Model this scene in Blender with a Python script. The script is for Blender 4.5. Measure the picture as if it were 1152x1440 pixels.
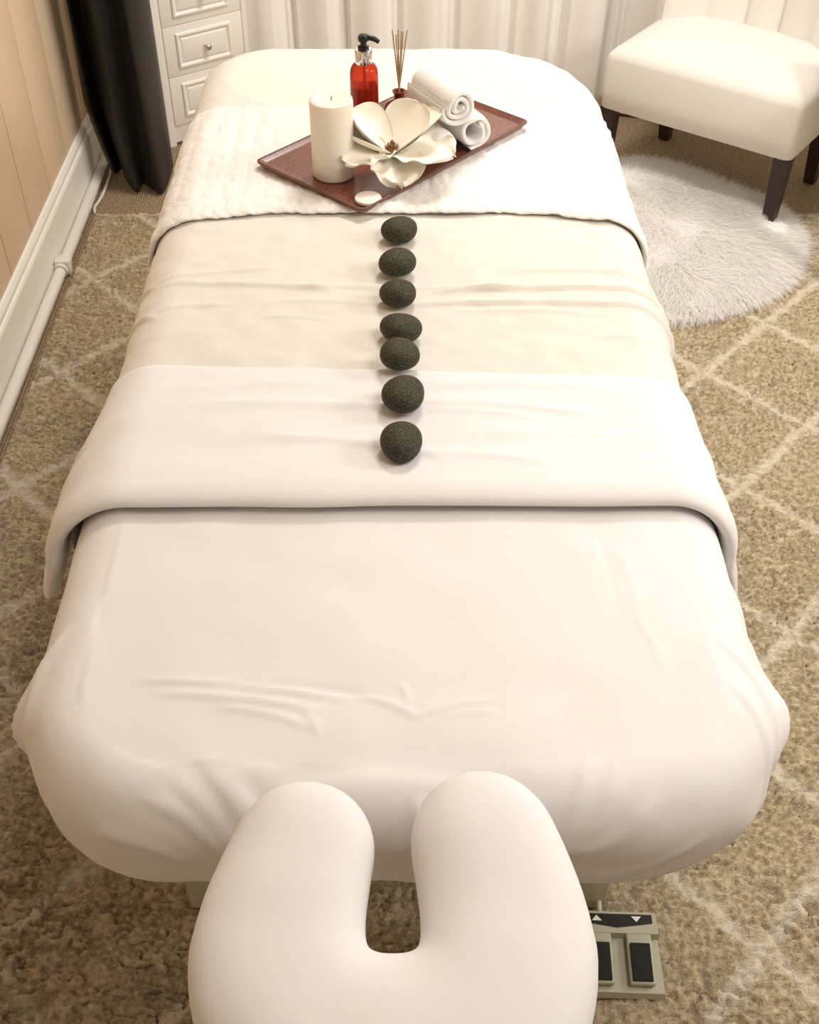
import bpy, math, random
import numpy as np
from mathutils import Vector, Matrix
PI = math.pi
for o in list(bpy.data.objects): bpy.data.objects.remove(o)
sc = bpy.context.scene
COL = sc.collection
RNG = np.random.RandomState(7); random.seed(7)

# ------------------------------------------------------------------ camera
cam_d = bpy.data.cameras.new('camera'); cam = bpy.data.objects.new('camera', cam_d); COL.objects.link(cam)
cam.location = (0, 0, 1.70); cam.rotation_euler = (math.radians(90 - 43.6), 0, 0)
cam_d.sensor_fit = 'HORIZONTAL'; cam_d.sensor_width = 36; cam_d.lens = 50.0
cam_d.shift_x = 16 / 1152; cam_d.clip_start = .02
sc.camera = cam
# ------------------------------------------------------------------ world, lights, exposure
w = bpy.data.worlds.new('world'); sc.world = w; w.use_nodes = True
w.node_tree.nodes['Background'].inputs[0].default_value = (1, .93, .84, 1)
w.node_tree.nodes['Background'].inputs[1].default_value = .25
def area(name, loc, size, power, col, target=None, sy=None):
    d = bpy.data.lights.new(name, 'AREA'); d.energy = power; d.color = col; d.size = size
    if sy: d.shape = 'RECTANGLE'; d.size_y = sy
    o = bpy.data.objects.new(name, d); COL.objects.link(o); o.location = loc
    if target is not None:
        o.rotation_euler = (Vector(target) - Vector(loc)).to_track_quat('-Z', 'Y').to_euler()
    return o
area('ceiling_light', (.35, 2.75, 2.46), .5, 27, (1, .96, .925))
area('ceiling_light', (1.05, .75, 2.46), .9, 17, (1, .955, .915))
area('right_fill_light', (2.1, 1.5, 1.75), .5, 20, (1, .955, .91), target=(.95, 2.3, 0))  # added unseen fill from the right, brightens rug and sheepskin; no lamp there
sc.view_settings.view_transform = 'Standard'; sc.view_settings.look = 'None'
sc.view_settings.exposure = .21; sc.view_settings.gamma = 1
sc.view_settings.use_curve_mapping = False

# ------------------------------------------------------------------ helpers
def tag(o, label=None, cat=None, group=None, kind=None):
    if label: o['label'] = label
    if cat: o['category'] = cat
    if group: o['group'] = group
    if kind: o['kind'] = kind
    return o
def empty(name, loc=(0,0,0), rz=0):
    o = bpy.data.objects.new(name, None); COL.objects.link(o); o.location = loc; o.rotation_euler = (0,0,rz)
    o.empty_display_size = .05; return o
def link(name, me, mat, parent=None, smooth=True, loc=None, rz=None):
    if mat is not None and not me.materials: me.materials.append(mat)
    if smooth: me.polygons.foreach_set('use_smooth', np.ones(len(me.polygons), bool))
    o = bpy.data.objects.new(name, me); COL.objects.link(o)
    if parent: o.parent = parent
    if loc: o.location = loc
    if rz is not None: o.rotation_euler = (0,0,rz)
    return o
def fast_mesh(name, V, Q):
    """V (n,3), Q (m,4) quads"""
    V = np.asarray(V, np.float32); Q = np.asarray(Q, np.int32)
    me = bpy.data.meshes.new(name)
    me.vertices.add(len(V)); me.vertices.foreach_set('co', V.ravel())
    k = Q.shape[1]
    me.loops.add(Q.size); me.loops.foreach_set('vertex_index', Q.ravel())
    me.polygons.add(len(Q)); me.polygons.foreach_set('loop_start', np.arange(0, Q.size, k, dtype=np.int32))
    me.update(calc_edges=True); me.validate()
    return me
def grid_quads(nu, nv, cu=False, cv=False, off=0, flip=False):
    """vertex index = i*nv + j"""
    i = np.arange(nu if cu else nu-1); j = np.arange(nv if cv else nv-1)
    I, J = np.meshgrid(i, j, indexing='ij'); I2 = (I+1) % nu; J2 = (J+1) % nv
    q = np.stack([I*nv+J, I2*nv+J, I2*nv+J2, I*nv+J2], -1).reshape(-1,4)
    if flip: q = q[:, ::-1]
    return q + off
class MB:
    def __init__(s): s.v = []; s.f = []
    def add(s, V, F):
        o = len(s.v); s.v += [tuple(p) for p in V]; s.f += [tuple(i+o for i in f) for f in F]; return s
    def rbox(s, c, d, r=.004, M=None, seg=3):
        """rounded box by bmesh"""
        import bmesh
        bm = bmesh.new(); bmesh.ops.create_cube(bm, size=1)
        for v in bm.verts: v.co = Vector((v.co.x*d[0], v.co.y*d[1], v.co.z*d[2]))
        if r > 0: bmesh.ops.bevel(bm, geom=bm.edges[:], offset=min(r, min(d)*.49), segments=seg, affect='EDGES', profile=.5)
        bm.verts.index_update()
        V = [Vector(c) + v.co for v in bm.verts]
        if M is not None: V = [M @ p for p in V]
        F = [[v.index for v in f.verts] for f in bm.faces]; bm.free()
        return s.add(V, F)
    def lathe(s, prof, c=(0,0,0), n=32, cap0=True, cap1=True):
        V = []; F = []; m = len(prof)
        for r, z in prof:
            for k in range(n):
                a = 2*PI*k/n; V.append((c[0]+r*math.cos(a), c[1]+r*math.sin(a), c[2]+z))
        for i in range(m-1):
            for k in range(n):
                k2 = (k+1) % n; F.append((i*n+k, i*n+k2, (i+1)*n+k2, (i+1)*n+k))
        if cap0: F.append(tuple(range(n))[::-1])
        if cap1: F.append(tuple((m-1)*n+k for k in range(n)))
        return s.add(V, F)
    def tube(s, pts, rad, n=12, caps=True):
        pts = [Vector(p) for p in pts]; m = len(pts)
        rad = rad if hasattr(rad, '__len__') else [rad]*m
        V = []; F = []; up = None
        for i, p in enumerate(pts):
            t = (pts[min(i+1, m-1)] - pts[max(i-1, 0)]).normalized()
            if up is None:
                up = Vector((0,0,1)) if abs(t.z) < .9 else Vector((1,0,0))
            a = up.cross(t).normalized() if up.cross(t).length > 1e-6 else Vector((1,0,0)); b = t.cross(a).normalized(); up = b
            for k in range(n):
                th = 2*PI*k/n; V.append(p + a*math.cos(th)*rad[i] + b*math.sin(th)*rad[i])
        for i in range(m-1):
            for k in range(n):
                k2 = (k+1) % n; F.append((i*n+k, i*n+k2, (i+1)*n+k2, (i+1)*n+k))
        if caps: F.append(tuple(range(n))[::-1]); F.append(tuple((m-1)*n+k for k in range(n)))
        return s.add(V, F)
    def squash(s, k, kz):
        s.v = [(v[0]*k, v[1]*k, v[2]*kz) for v in s.v]; return s
    def build(s, name, mat, parent=None, smooth=True, angle=35, loc=None, rz=None):
        me = bpy.data.meshes.new(name); me.from_pydata([tuple(v) for v in s.v], [], s.f); me.update()
        o = link(name, me, mat, parent, smooth, loc, rz)
        if smooth:
            import bmesh
            bm = bmesh.new(); bm.from_mesh(me)
            bmesh.ops.recalc_face_normals(bm, faces=bm.faces[:])
            for e in bm.edges:
                if len(e.link_faces) == 2 and e.calc_face_angle(0) > math.radians(angle): e.smooth = False
            bm.to_mesh(me); bm.free()
        return o
def vnoise(x, y, seed=0):
    """smooth value noise in [-1,1]"""
    r = np.random.RandomState(seed).uniform(-1, 1, (256, 256))
    xi = np.floor(x).astype(int); yi = np.floor(y).astype(int); fx = x-xi; fy = y-yi
    fx = fx*fx*(3-2*fx); fy = fy*fy*(3-2*fy)
    g = lambda a, b: r[a % 256, b % 256]
    return (g(xi,yi)*(1-fx)+g(xi+1,yi)*fx)*(1-fy) + (g(xi,yi+1)*(1-fx)+g(xi+1,yi+1)*fx)*fy
def sstep(a, b, x):
    t = np.clip((x-a)/(b-a), 0, 1); return t*t*(3-2*t)
def crom(P, n=12):
    P = [Vector(p) for p in P]; out = []
    for i in range(len(P)-1):
        p0 = P[max(i-1,0)]; p1 = P[i]; p2 = P[i+1]; p3 = P[min(i+2, len(P)-1)]
        for k in range(n):
            t = k/n
            out.append(.5*((2*p1)+(p2-p0)*t+(2*p0-5*p1+4*p2-p3)*t*t+(3*p1-p0-3*p2+p3)*t**3))
    out.append(P[-1]); return out
def smooth_closed(P, n=10):
    m = len(P); out = []
    for i in range(m):
        p0, p1, p2, p3 = [np.array(P[(i+k-1) % m], float) for k in range(4)]
        for k in range(n):
            t = k/n
            out.append(.5*((2*p1)+(p2-p0)*t+(2*p0-5*p1+4*p2-p3)*t*t+(3*p1-p0-3*p2+p3)*t**3))
    return np.array(out)

# ------------------------------------------------------------------ materials
def mat(name, col, rough=.8, bump=None, var=0, varscale=8, sheen=0, metal=0, spec=None, trans=0, ior=1.45, col2=None, weave=None, sss=0, coat=0):
    m = bpy.data.materials.new(name); m.use_nodes = True; nt = m.node_tree; b = nt.nodes['Principled BSDF']
    b.inputs['Base Color'].default_value = (*col, 1); b.inputs['Roughness'].default_value = rough
    b.inputs['Metallic'].default_value = metal
    if spec is not None: b.inputs['Specular IOR Level'].default_value = spec
    if sheen: b.inputs['Sheen Weight'].default_value = sheen; b.inputs['Sheen Roughness'].default_value = .5
    if trans: b.inputs['Transmission Weight'].default_value = trans; b.inputs['IOR'].default_value = ior
    if coat: b.inputs['Coat Weight'].default_value = coat; b.inputs['Coat Roughness'].default_value = .15
    if sss: b.inputs['Subsurface Weight'].default_value = sss; b.inputs['Subsurface Radius'].default_value = (.02,.012,.008); b.inputs['Subsurface Scale'].default_value = 1
    tc = nt.nodes.new('ShaderNodeTexCoord')
    if var or col2:
        n = nt.nodes.new('ShaderNodeTexNoise'); n.inputs['Scale'].default_value = varscale; n.inputs['Detail'].default_value = 5
        nt.links.new(tc.outputs['Object'], n.inputs['Vector'])
        r = nt.nodes.new('ShaderNodeValToRGB'); r.color_ramp.elements[0].position = .38; r.color_ramp.elements[1].position = .62
        c2 = col2 if col2 else tuple(c*(1-var) for c in col)
        r.color_ramp.elements[0].color = (*c2, 1); r.color_ramp.elements[1].color = (*col, 1)
        nt.links.new(n.outputs['Fac'], r.inputs[0]); nt.links.new(r.outputs[0], b.inputs['Base Color'])
    hs = None
    if bump:
        for sc_, st, dist in ([bump] if not isinstance(bump, list) else bump):
            n = nt.nodes.new('ShaderNodeTexNoise'); n.inputs['Scale'].default_value = sc_; n.inputs['Detail'].default_value = 4
            nt.links.new(tc.outputs['Object'], n.inputs['Vector'])
            bp = nt.nodes.new('ShaderNodeBump'); bp.inputs['Strength'].default_value = st; bp.inputs['Distance'].default_value = dist
            nt.links.new(n.outputs['Fac'], bp.inputs['Height'])
            if hs: nt.links.new(hs.outputs[0], bp.inputs['Normal'])
            hs = bp
    if weave:
        sx, st, dist = weave; wv = []
        for ax in ('X', 'Y'):
            q = nt.nodes.new('ShaderNodeTexWave'); q.bands_direction = ax; q.inputs['Scale'].default_value = sx
            q.inputs['Distortion'].default_value = 1.2; q.inputs['Detail Scale'].default_value = 3
            nt.links.new(tc.outputs['Object'], q.inputs['Vector']); wv.append(q)
        mx = nt.nodes.new('ShaderNodeMath'); mx.operation = 'MULTIPLY'
        nt.links.new(wv[0].outputs['Fac'], mx.inputs[0]); nt.links.new(wv[1].outputs['Fac'], mx.inputs[1])
        bp = nt.nodes.new('ShaderNodeBump'); bp.inputs['Strength'].default_value = st; bp.inputs['Distance'].default_value = dist
        nt.links.new(mx.outputs[0], bp.inputs['Height'])
        if hs: nt.links.new(hs.outputs[0], bp.inputs['Normal'])
        hs = bp
    if hs: nt.links.new(hs.outputs[0], b.inputs['Normal'])
    return m
M_sheet = mat('white_cotton_sheet', (.825,.81,.80), .85, bump=[(7,.25,.01),(900,.12,.0006)])
M_cradle = mat('white_cotton_cover', (.825,.81,.805), .85, bump=[(6,.12,.01),(900,.1,.0005)])
M_blanket = mat('cream_linen_blanket', (.76,.72,.65), .9, bump=[(11,.35,.008),(420,.3,.001)], sheen=.15)
M_throw = mat('white_chenille_throw', (.90,.88,.84), .95, bump=[(260,.6,.003),(900,.4,.001)], sheen=.3)
M_towel = mat('white_terry', (.88,.86,.825), .95, bump=[(450,.8,.002)], sheen=.3)
M_wallp = mat('peach_wall_paint', (.80,.62,.43), .6, bump=(120,.05,.001), var=.04, varscale=2)
M_wallw = mat('cream_wall_paint', (.82,.76,.67), .8, bump=(90,.05,.001))
M_ceil = mat('ceiling_paint', (.85,.82,.77), .9, bump=(90,.05,.001))
M_trim = mat('white_gloss_paint', (.94,.91,.83), .4, bump=(40,.04,.001))
M_pipe = mat('white_painted_pipe', (.84,.81,.73), .35, bump=(60,.05,.001))
M_cab = mat('cream_cabinet_paint', (.92,.88,.81), .45, bump=(50,.04,.001))
M_chrome = mat('chrome', (.75,.75,.74), .12, metal=1)
M_curt = mat('white_curtain_fabric', (.96,.935,.885), .85, bump=[(20,.1,.004),(500,.1,.0006)], sheen=.1)
M_black = mat('black_satin_curtain', (.014,.010,.006), .33, bump=[(900,.9,.002),(60,.2,.003)], sheen=.03, col2=(.003,.002,.0015), varscale=500)
M_black.node_tree.nodes['Principled BSDF'].inputs['Specular IOR Level'].default_value = .35
M_chair = mat('cream_upholstery', (.80,.76,.70), .9, bump=[(600,.5,.001)], sheen=.2)
M_dwood = mat('dark_brown_wood', (.045,.024,.016), .5, bump=(150,.2,.001), col2=(.015,.009,.007), varscale=220)
M_tray = mat('dark_red_brown_tray', (.22,.068,.036), .3, bump=(300,.15,.0008), col2=(.13,.036,.02), varscale=160, coat=.4)
M_trayrim = mat('tray_rim', (.13,.055,.035), .35, bump=(200,.1,.0005))
M_wax = mat('ivory_wax', (.86,.80,.70), .45, bump=(30,.05,.002), sss=.35)
M_amber = mat('red_amber_plastic', (.68,.06,.02), .08, trans=.75, ior=1.35, bump=(20,.02,.001))
M_liquid = mat('orange_liquid', (.62,.07,.015), .2, col2=(.38,.025,.01), varscale=60)
M_brglass = mat('brown_glass', (.32,.06,.03), .06, trans=.6, ior=1.4, bump=(60,.1,.001))
M_bliq = mat('brown_oil', (.16,.02,.012), .2, col2=(.07,.01,.008), varscale=90)
M_blackp = mat('black_plastic', (.012,.012,.012), .3, bump=(300,.05,.0005))
M_reed = mat('reed', (.50,.37,.20), .7, bump=(400,.3,.0005))
M_petal = mat('ivory_petal', (.93,.88,.76), .6, bump=[(40,.15,.002),(300,.1,.0005)])
M_stamen = mat('brown_stamen', (.38,.20,.07), .8, col2=(.16,.07,.02), varscale=300)
M_disc = mat('white_wax_disc', (.86,.80,.72), .5, bump=(100,.05,.001))
M_pedal = mat('grey_green_plastic', (.46,.45,.34), .5, bump=(400,.15,.0005), var=.05, varscale=40)
M_grip = mat('black_rubber', (.012,.011,.012), .6, bump=(900,1,.003))
M_print = mat('white_print', (.85,.85,.8), .6, bump=(900,.02,.0002))
M_cable = mat('grey_cable', (.62,.58,.50), .5, bump=(200,.05,.0005))
M_vinyl = mat('cream_vinyl', (.55,.52,.44), .5, bump=(300,.3,.0008))
M_frame = mat('cream_metal', (.58,.56,.44), .4, bump=(100,.03,.0005))
M_fur = mat('white_fur', (.98,.965,.94), .8, sheen=.2, bump=(300,.1,.0005))
M_fur.node_tree.nodes['Principled BSDF'].inputs['Specular IOR Level'].default_value = .2
def translucent(m, f):
    nt = m.node_tree; t = nt.nodes.new('ShaderNodeBsdfTranslucent'); t.inputs[0].default_value = (.99,.975,.95,1)
    x = nt.nodes.new('ShaderNodeMixShader'); x.inputs[0].default_value = f
    nt.links.new(nt.nodes['Principled BSDF'].outputs[0], x.inputs[1]); nt.links.new(t.outputs[0], x.inputs[2])
    nt.links.new(x.outputs[0], nt.nodes['Material Output'].inputs[0])
translucent(M_fur, .45)
M_pelt = mat('white_pelt', (.96,.94,.90), .9, bump=(80,.8,.01))

def stone_mat():
    m = bpy.data.materials.new('basalt'); m.use_nodes = True; nt = m.node_tree; b = nt.nodes['Principled BSDF']
    tc = nt.nodes.new('ShaderNodeTexCoord'); n = nt.nodes.new('ShaderNodeTexNoise'); n.inputs['Scale'].default_value = 650; n.inputs['Detail'].default_value = 3
    r = nt.nodes.new('ShaderNodeValToRGB'); e = r.color_ramp.elements
    e[0].position = .42; e[0].color = (.008,.009,.005,1); e[1].position = .66; e[1].color = (.11,.10,.055,1)
    nt.links.new(tc.outputs['Object'], n.inputs['Vector']); nt.links.new(n.outputs['Fac'], r.inputs[0]); nt.links.new(r.outputs[0], b.inputs['Base Color'])
    bp = nt.nodes.new('ShaderNodeBump'); bp.inputs['Strength'].default_value = .5; bp.inputs['Distance'].default_value = .001
    nt.links.new(n.outputs['Fac'], bp.inputs['Height']); nt.links.new(bp.outputs[0], b.inputs['Normal'])
    b.inputs['Roughness'].default_value = .62; b.inputs['Specular IOR Level'].default_value = .25
    return m
M_stone = stone_mat()
def rug_mat():
    m = bpy.data.materials.new('shag_rug'); m.use_nodes = True; nt = m.node_tree; b = nt.nodes['Principled BSDF']
    at = nt.nodes.new('ShaderNodeAttribute'); at.attribute_name = 'pattern'
    tc = nt.nodes.new('ShaderNodeTexCoord')
    n = nt.nodes.new('ShaderNodeTexNoise'); n.inputs['Scale'].default_value = 110; n.inputs['Detail'].default_value = 6
    nt.links.new(tc.outputs['Object'], n.inputs['Vector'])
    r = nt.nodes.new('ShaderNodeValToRGB'); e = r.color_ramp.elements
    e[0].position = .35; e[0].color = (.38,.29,.175,1); e[1].position = .65; e[1].color = (.70,.58,.40,1)
    nt.links.new(n.outputs['Fac'], r.inputs[0])
    mx = nt.nodes.new('ShaderNodeMix'); mx.data_type = 'RGBA'
    nt.links.new(at.outputs['Fac'], mx.inputs[0]); nt.links.new(r.outputs[0], mx.inputs[6]); mx.inputs[7].default_value = (.80,.71,.56,1)
    nt.links.new(mx.outputs[2], b.inputs['Base Color'])
    b.inputs['Roughness'].default_value = .95; b.inputs['Specular IOR Level'].default_value = .1
    n2 = nt.nodes.new('ShaderNodeTexNoise'); n2.inputs['Scale'].default_value = 380; n2.inputs['Detail'].default_value = 5
    nt.links.new(tc.outputs['Object'], n2.inputs['Vector'])
    bp = nt.nodes.new('ShaderNodeBump'); bp.inputs['Strength'].default_value = .9; bp.inputs['Distance'].default_value = .006
    nt.links.new(n2.outputs['Fac'], bp.inputs['Height']); nt.links.new(bp.outputs[0], b.inputs['Normal'])
    return m
M_rug = rug_mat()
def sisal_mat():
    m = mat('woven_sisal', (.52,.38,.24), .9, weave=(42,1,.006), bump=(300,.4,.002), col2=(.36,.25,.14), varscale=120)
    return m
M_sisal = sisal_mat()

# ------------------------------------------------------------------ room shell
def struct(name, c, d, m, r=0):
    return tag(MB().rbox(c, d, r).build(name, m, smooth=r > 0), kind='structure')
RX0, RX1, RY0, RY1, RH = -.965, 2.3, -1.6, 4.3, 2.5
struct('floor', ((RX0+RX1)/2, (RY0+RY1)/2, -.05), (RX1-RX0+.2, RY1-RY0+.2, .1), M_sisal)
struct('ceiling', ((RX0+RX1)/2, (RY0+RY1)/2, RH+.05), (RX1-RX0+.2, RY1-RY0+.2, .1), M_ceil)
struct('wall_back', ((RX0+RX1)/2, RY1+.05, RH/2), (RX1-RX0+.2, .1, RH), M_wallw)
struct('wall_front', ((RX0+RX1)/2, RY0-.05, RH/2), (RX1-RX0+.2, .1, RH), M_wallw)
struct('wall_right', (RX1+.05, (RY0+RY1)/2, RH/2), (.1, RY1-RY0, RH), M_wallw)
wl = struct('wall_left', (RX0-.062, (RY0+RY1)/2, RH/2), (.1, RY1-RY0, RH), M_wallp)
# vertical boards of the left wall
bw = .2175; y = 3.335; bmesh0 = None
while y > .2:
    if bmesh0 is None:
        p = MB().rbox((0,0,0), (.012, bw-.003, RH-.02), .0025, seg=2).build('panel', M_wallp, wl); bmesh0 = p.data
    else:
        p = bpy.data.objects.new('panel', bmesh0); COL.objects.link(p); p.parent = wl
    p.location = (RX0-.006, y-bw/2-.0, RH/2); y -= bw
# narrow corner boards towards the curtain
for k, ww in enumerate((.055, .05)):
    MB().rbox((RX0-.005+.002*k, 3.335+.03+k*.055, RH/2), (.014, ww-.003, RH-.02), .003).build('panel', M_wallp, wl)
# baseboard with a stepped top
bb = MB()
prof = [(0,0),(.018,0),(.018,.13),(.015,.137),(.011,.140),(.011,.152),(.006,.163),(0,.166)]
V = []; F = []
for yy in (RY0, 3.46):
    for (dx, z) in prof: V.append((RX0+dx, yy, z))
n = len(prof)
for k in range(n-1): F.append((k, k+1, n+k+1, n+k))
F += [tuple(range(n))[::-1], tuple(range(n, 2*n))]
bb.add(V, F); tag(bb.build('baseboard_left', M_trim, angle=20), kind='structure')

# heating pipe with coupling and cord
pp = tag(empty('floor_pipe', (RX0+.036, 2.75, 0)), 'white painted pipe running along the foot of the left baseboard', 'pipe')
MB().tube([(-.002,-1.6,.019),(0,-.6,.019),(0,-.02,.019)], .0155, 16).build('pipe_run', M_pipe, pp)
MB().tube([(.0,.02,.019),(-.002,.4,.019),(-.004,.66,.02)], .0155, 16).build('pipe_run', M_pipe, pp)
cp = MB(); cp.tube([(0,-.03,.021),(0,.03,.021)], .0205, 16); cp.rbox((.004,-.005,.024), (.042,.03,.046), .006)
cp.build('coupling', M_pipe, pp)
cd = MB().tube(crom([(-.925,3.40,.03),(-.905,3.34,.012),(-.902,3.25,.006),(-.905,3.16,.005),(-.912,3.11,.005),(-.905,3.072,.006)], 8), .0042, 8)
tag(cd.build('thin_cord', M_pipe), 'thin white cord curving over the carpet beside the pipe end', 'cord')

# ------------------------------------------------------------------ area rug (shag pile as geometry)
def build_rug():
    x0, x1, y0, y1 = -.902, 1.62, .15, 3.06; st = .0042
    nx = int((x1-x0)/st); ny = int((y1-y0)/st)
    X, Y = np.meshgrid(np.linspace(x0,x1,nx), np.linspace(y0,y1,ny), indexing='ij')
    ox = X + .005*vnoise(X/.03, Y/.03, 11); oy = Y + .005*vnoise(X/.03, Y/.03, 12)
    u = (ox-.755)/.396 + (oy-1.845)/.42; v = (ox-.755)/.396 - (oy-1.845)/.42
    du = np.abs(u-np.round(u)); dv = np.abs(v-np.round(v)); d = np.minimum(du, dv)/3.47
    pat = 1-sstep(.003, .019, d + .005*vnoise(X/.010, Y/.008, 13))
    ed = np.minimum(np.minimum(X-x0, x1-X), np.minimum(Y-y0, y1-Y))
    pat = np.maximum(pat*.85, (1-sstep(.015,.03, y1-Y))*.8)
    patch = .55+.45*sstep(-.5,.5,vnoise(X/.16, Y/.12, 14))
    cr = vnoise(X/.019+.6*vnoise(X/.03,Y/.03,18), Y/.0075, 15); cr2 = vnoise(X/.011, Y/.007, 16)
    h = .022 - .013*patch*(1-sstep(0,.42,np.abs(cr))) - .003*(1-sstep(0,.35,np.abs(cr2))) + .0022*vnoise(X/.006, Y/.006, 17) + .003*vnoise(X/.09,Y/.09,19)
    h = h*sstep(-.002,.014,ed) + .001 - .003*pat
    nxr = vnoise(X/.012, Y/.012, 20)*.0025
    V = np.stack([X+nxr, Y, np.maximum(h, .001)], -1).reshape(-1,3)
    me = fast_mesh('area_rug', V, grid_quads(nx, ny))
    a = me.attributes.new('pattern', 'FLOAT', 'POINT'); a.data.foreach_set('value', pat.reshape(-1).astype(np.float32))
    return tag(link('area_rug', me, M_rug), 'large beige shag rug with a cream diamond lattice under the table', 'rug')
build_rug()

# ------------------------------------------------------------------ massage table under its linen
ZT = .722                     # top of the fitted sheet
W, YN, YF = .412, .588, 2.52  # outer half width, head end, foot end
R0 = .072
RP = {(-1,-1): .18, (1,-1): .18, (1,1): .26, (-1,1): .15}
def core(a, b):
    """signed distance outside the inset rounded rectangle, unit normal"""
    cy = (YN+YF)/2; hx = W-R0; hy = (YF-YN)/2-R0
    rc = np.where(b < cy, np.where(a < 0, RP[-1,-1], RP[1,-1]), np.where(a < 0, RP[-1,1], RP[1,1])) - R0
    sx = np.where(a < 0, -1., 1.); sy = np.where(b < cy, -1., 1.)
    qx = np.abs(a)-hx+rc; qy = np.abs(b-cy)-hy+rc
    L = np.sqrt(np.maximum(qx,0)**2+np.maximum(qy,0)**2)
    d = np.minimum(np.maximum(qx,qy),0)+L-rc
    nx = np.where((qx>0)&(qy>0), qx/np.maximum(L,1e-9), np.where(qx>=qy, 1., 0.)); ny = np.where((qx>0)&(qy>0), qy/np.maximum(L,1e-9), np.where(qx>=qy, 0., 1.))
    return d, nx*sx, ny*sy
def drape(a, b, t, disp=0, flare=0., r=R0, stop=None, bulge=0):
    """cloth plane point (a,b) laid over the table, t above the top surface; returns (n,3)"""
    d, nx, ny = core(a, b); dd = np.maximum(d, 0)
    R = r + t; th = np.minimum(dd/r, PI/2); ex = np.maximum(dd - r*PI/2, 0)
    if stop is not None: ex = np.minimum(ex, stop)
    fl = flare*np.minimum(1, ex/.03)
    h = (R+disp)*np.sin(th) + bulge*(1-np.cos(th)) + fl*ex; g = (R+disp)*np.cos(th)
    z = ZT - r + g - ex*np.sqrt(np.maximum(1-fl**2, .1))
    px = a - nx*dd; py = b - ny*dd
    crown = .0025*sstep(0,.28,-d)
    return np.stack([px+nx*h, py+ny*h, z+crown], -1)
def crease(a, b, segs):
    out = np.zeros_like(a)
    for (x0,y0,x1,y1,wd,am) in segs:
        dx, dy = x1-x0, y1-y0; L = math.hypot(dx,dy); ux, uy = dx/L, dy/L
        s = ((a-x0)*ux+(b-y0)*uy)/L; q = -(a-x0)*uy+(b-y0)*ux
        bow = .25*wd*3*np.sin(np.clip(s,0,1)*PI)
        env = sstep(-.15,.2,s)*(1-sstep(.75,1.15,s))
        q = q-bow
        out += am*env*np.where(q > 0, np.exp(-(q/wd)**2), np.exp(-(q/(wd*.45))**2))
    return out

table = tag(empty('massage_table', (0,0,0)), 'cream massage table under white and cream linens in the centre of the room', 'massage table')
def pad():
    n = 240; ang = np.linspace(0, 2*PI, n, endpoint=False)
    # outline by ray casting onto the rounded rectangle
    cx, cy = 0, (YN+YF)/2; pts = []
    for a_ in ang:
        dx, dy = math.cos(a_), math.sin(a_); lo, hi = 0, 2
        for _ in range(30):
            m_ = (lo+hi)/2; d, _, _ = core(np.array([cx+dx*m_]), np.array([cy+dy*m_]))
            if d[0] > R0-.012: hi = m_
            else: lo = m_
        pts.append((cx+dx*lo, cy+dy*lo))
    P = np.array(pts); c = np.array([cx, cy]); rings = []
    for (s, z) in [(.0,.60),(.93,.598),(.985,.602),(.997,.61),(.997,.655),(.985,.68),(.95,.70),(.88,.712),(0,.715)]:
        rings.append(np.concatenate([c+(P-c)*max(s,.001), np.full((n,1), z)], 1))
    V = np.concatenate(rings); me = fast_mesh('padded_top', V, grid_quads(len(rings), n, cv=True))
    return link('padded_top', me, M_vinyl, table)
pad()
fr = MB().rbox((0,.68,.575),(.62,.03,.05),.004).rbox((0,2.40,.575),(.62,.03,.05),.004).rbox((-.299,1.54,.575),(.03,1.75,.05),.004).rbox((.299,1.54,.575),(.03,1.75,.05),.004)
fr.build('under_frame', M_frame, table)
for sx in (-1, 1):
    for yy in (.885, 2.33):
        MB().rbox((sx*.299, yy, .30), (.05,.05,.552), .006).build('leg', M_frame, table)
    MB().rbox((sx*.299, 1.61, .33),(.02,1.38,.03),.004).build('side_rail', M_frame, table)
for yy in (1.10, 2.30):
    MB().rbox((0, yy, .33),(.58,.02,.04),.004).build('cross_bar', M_frame, table)

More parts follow.
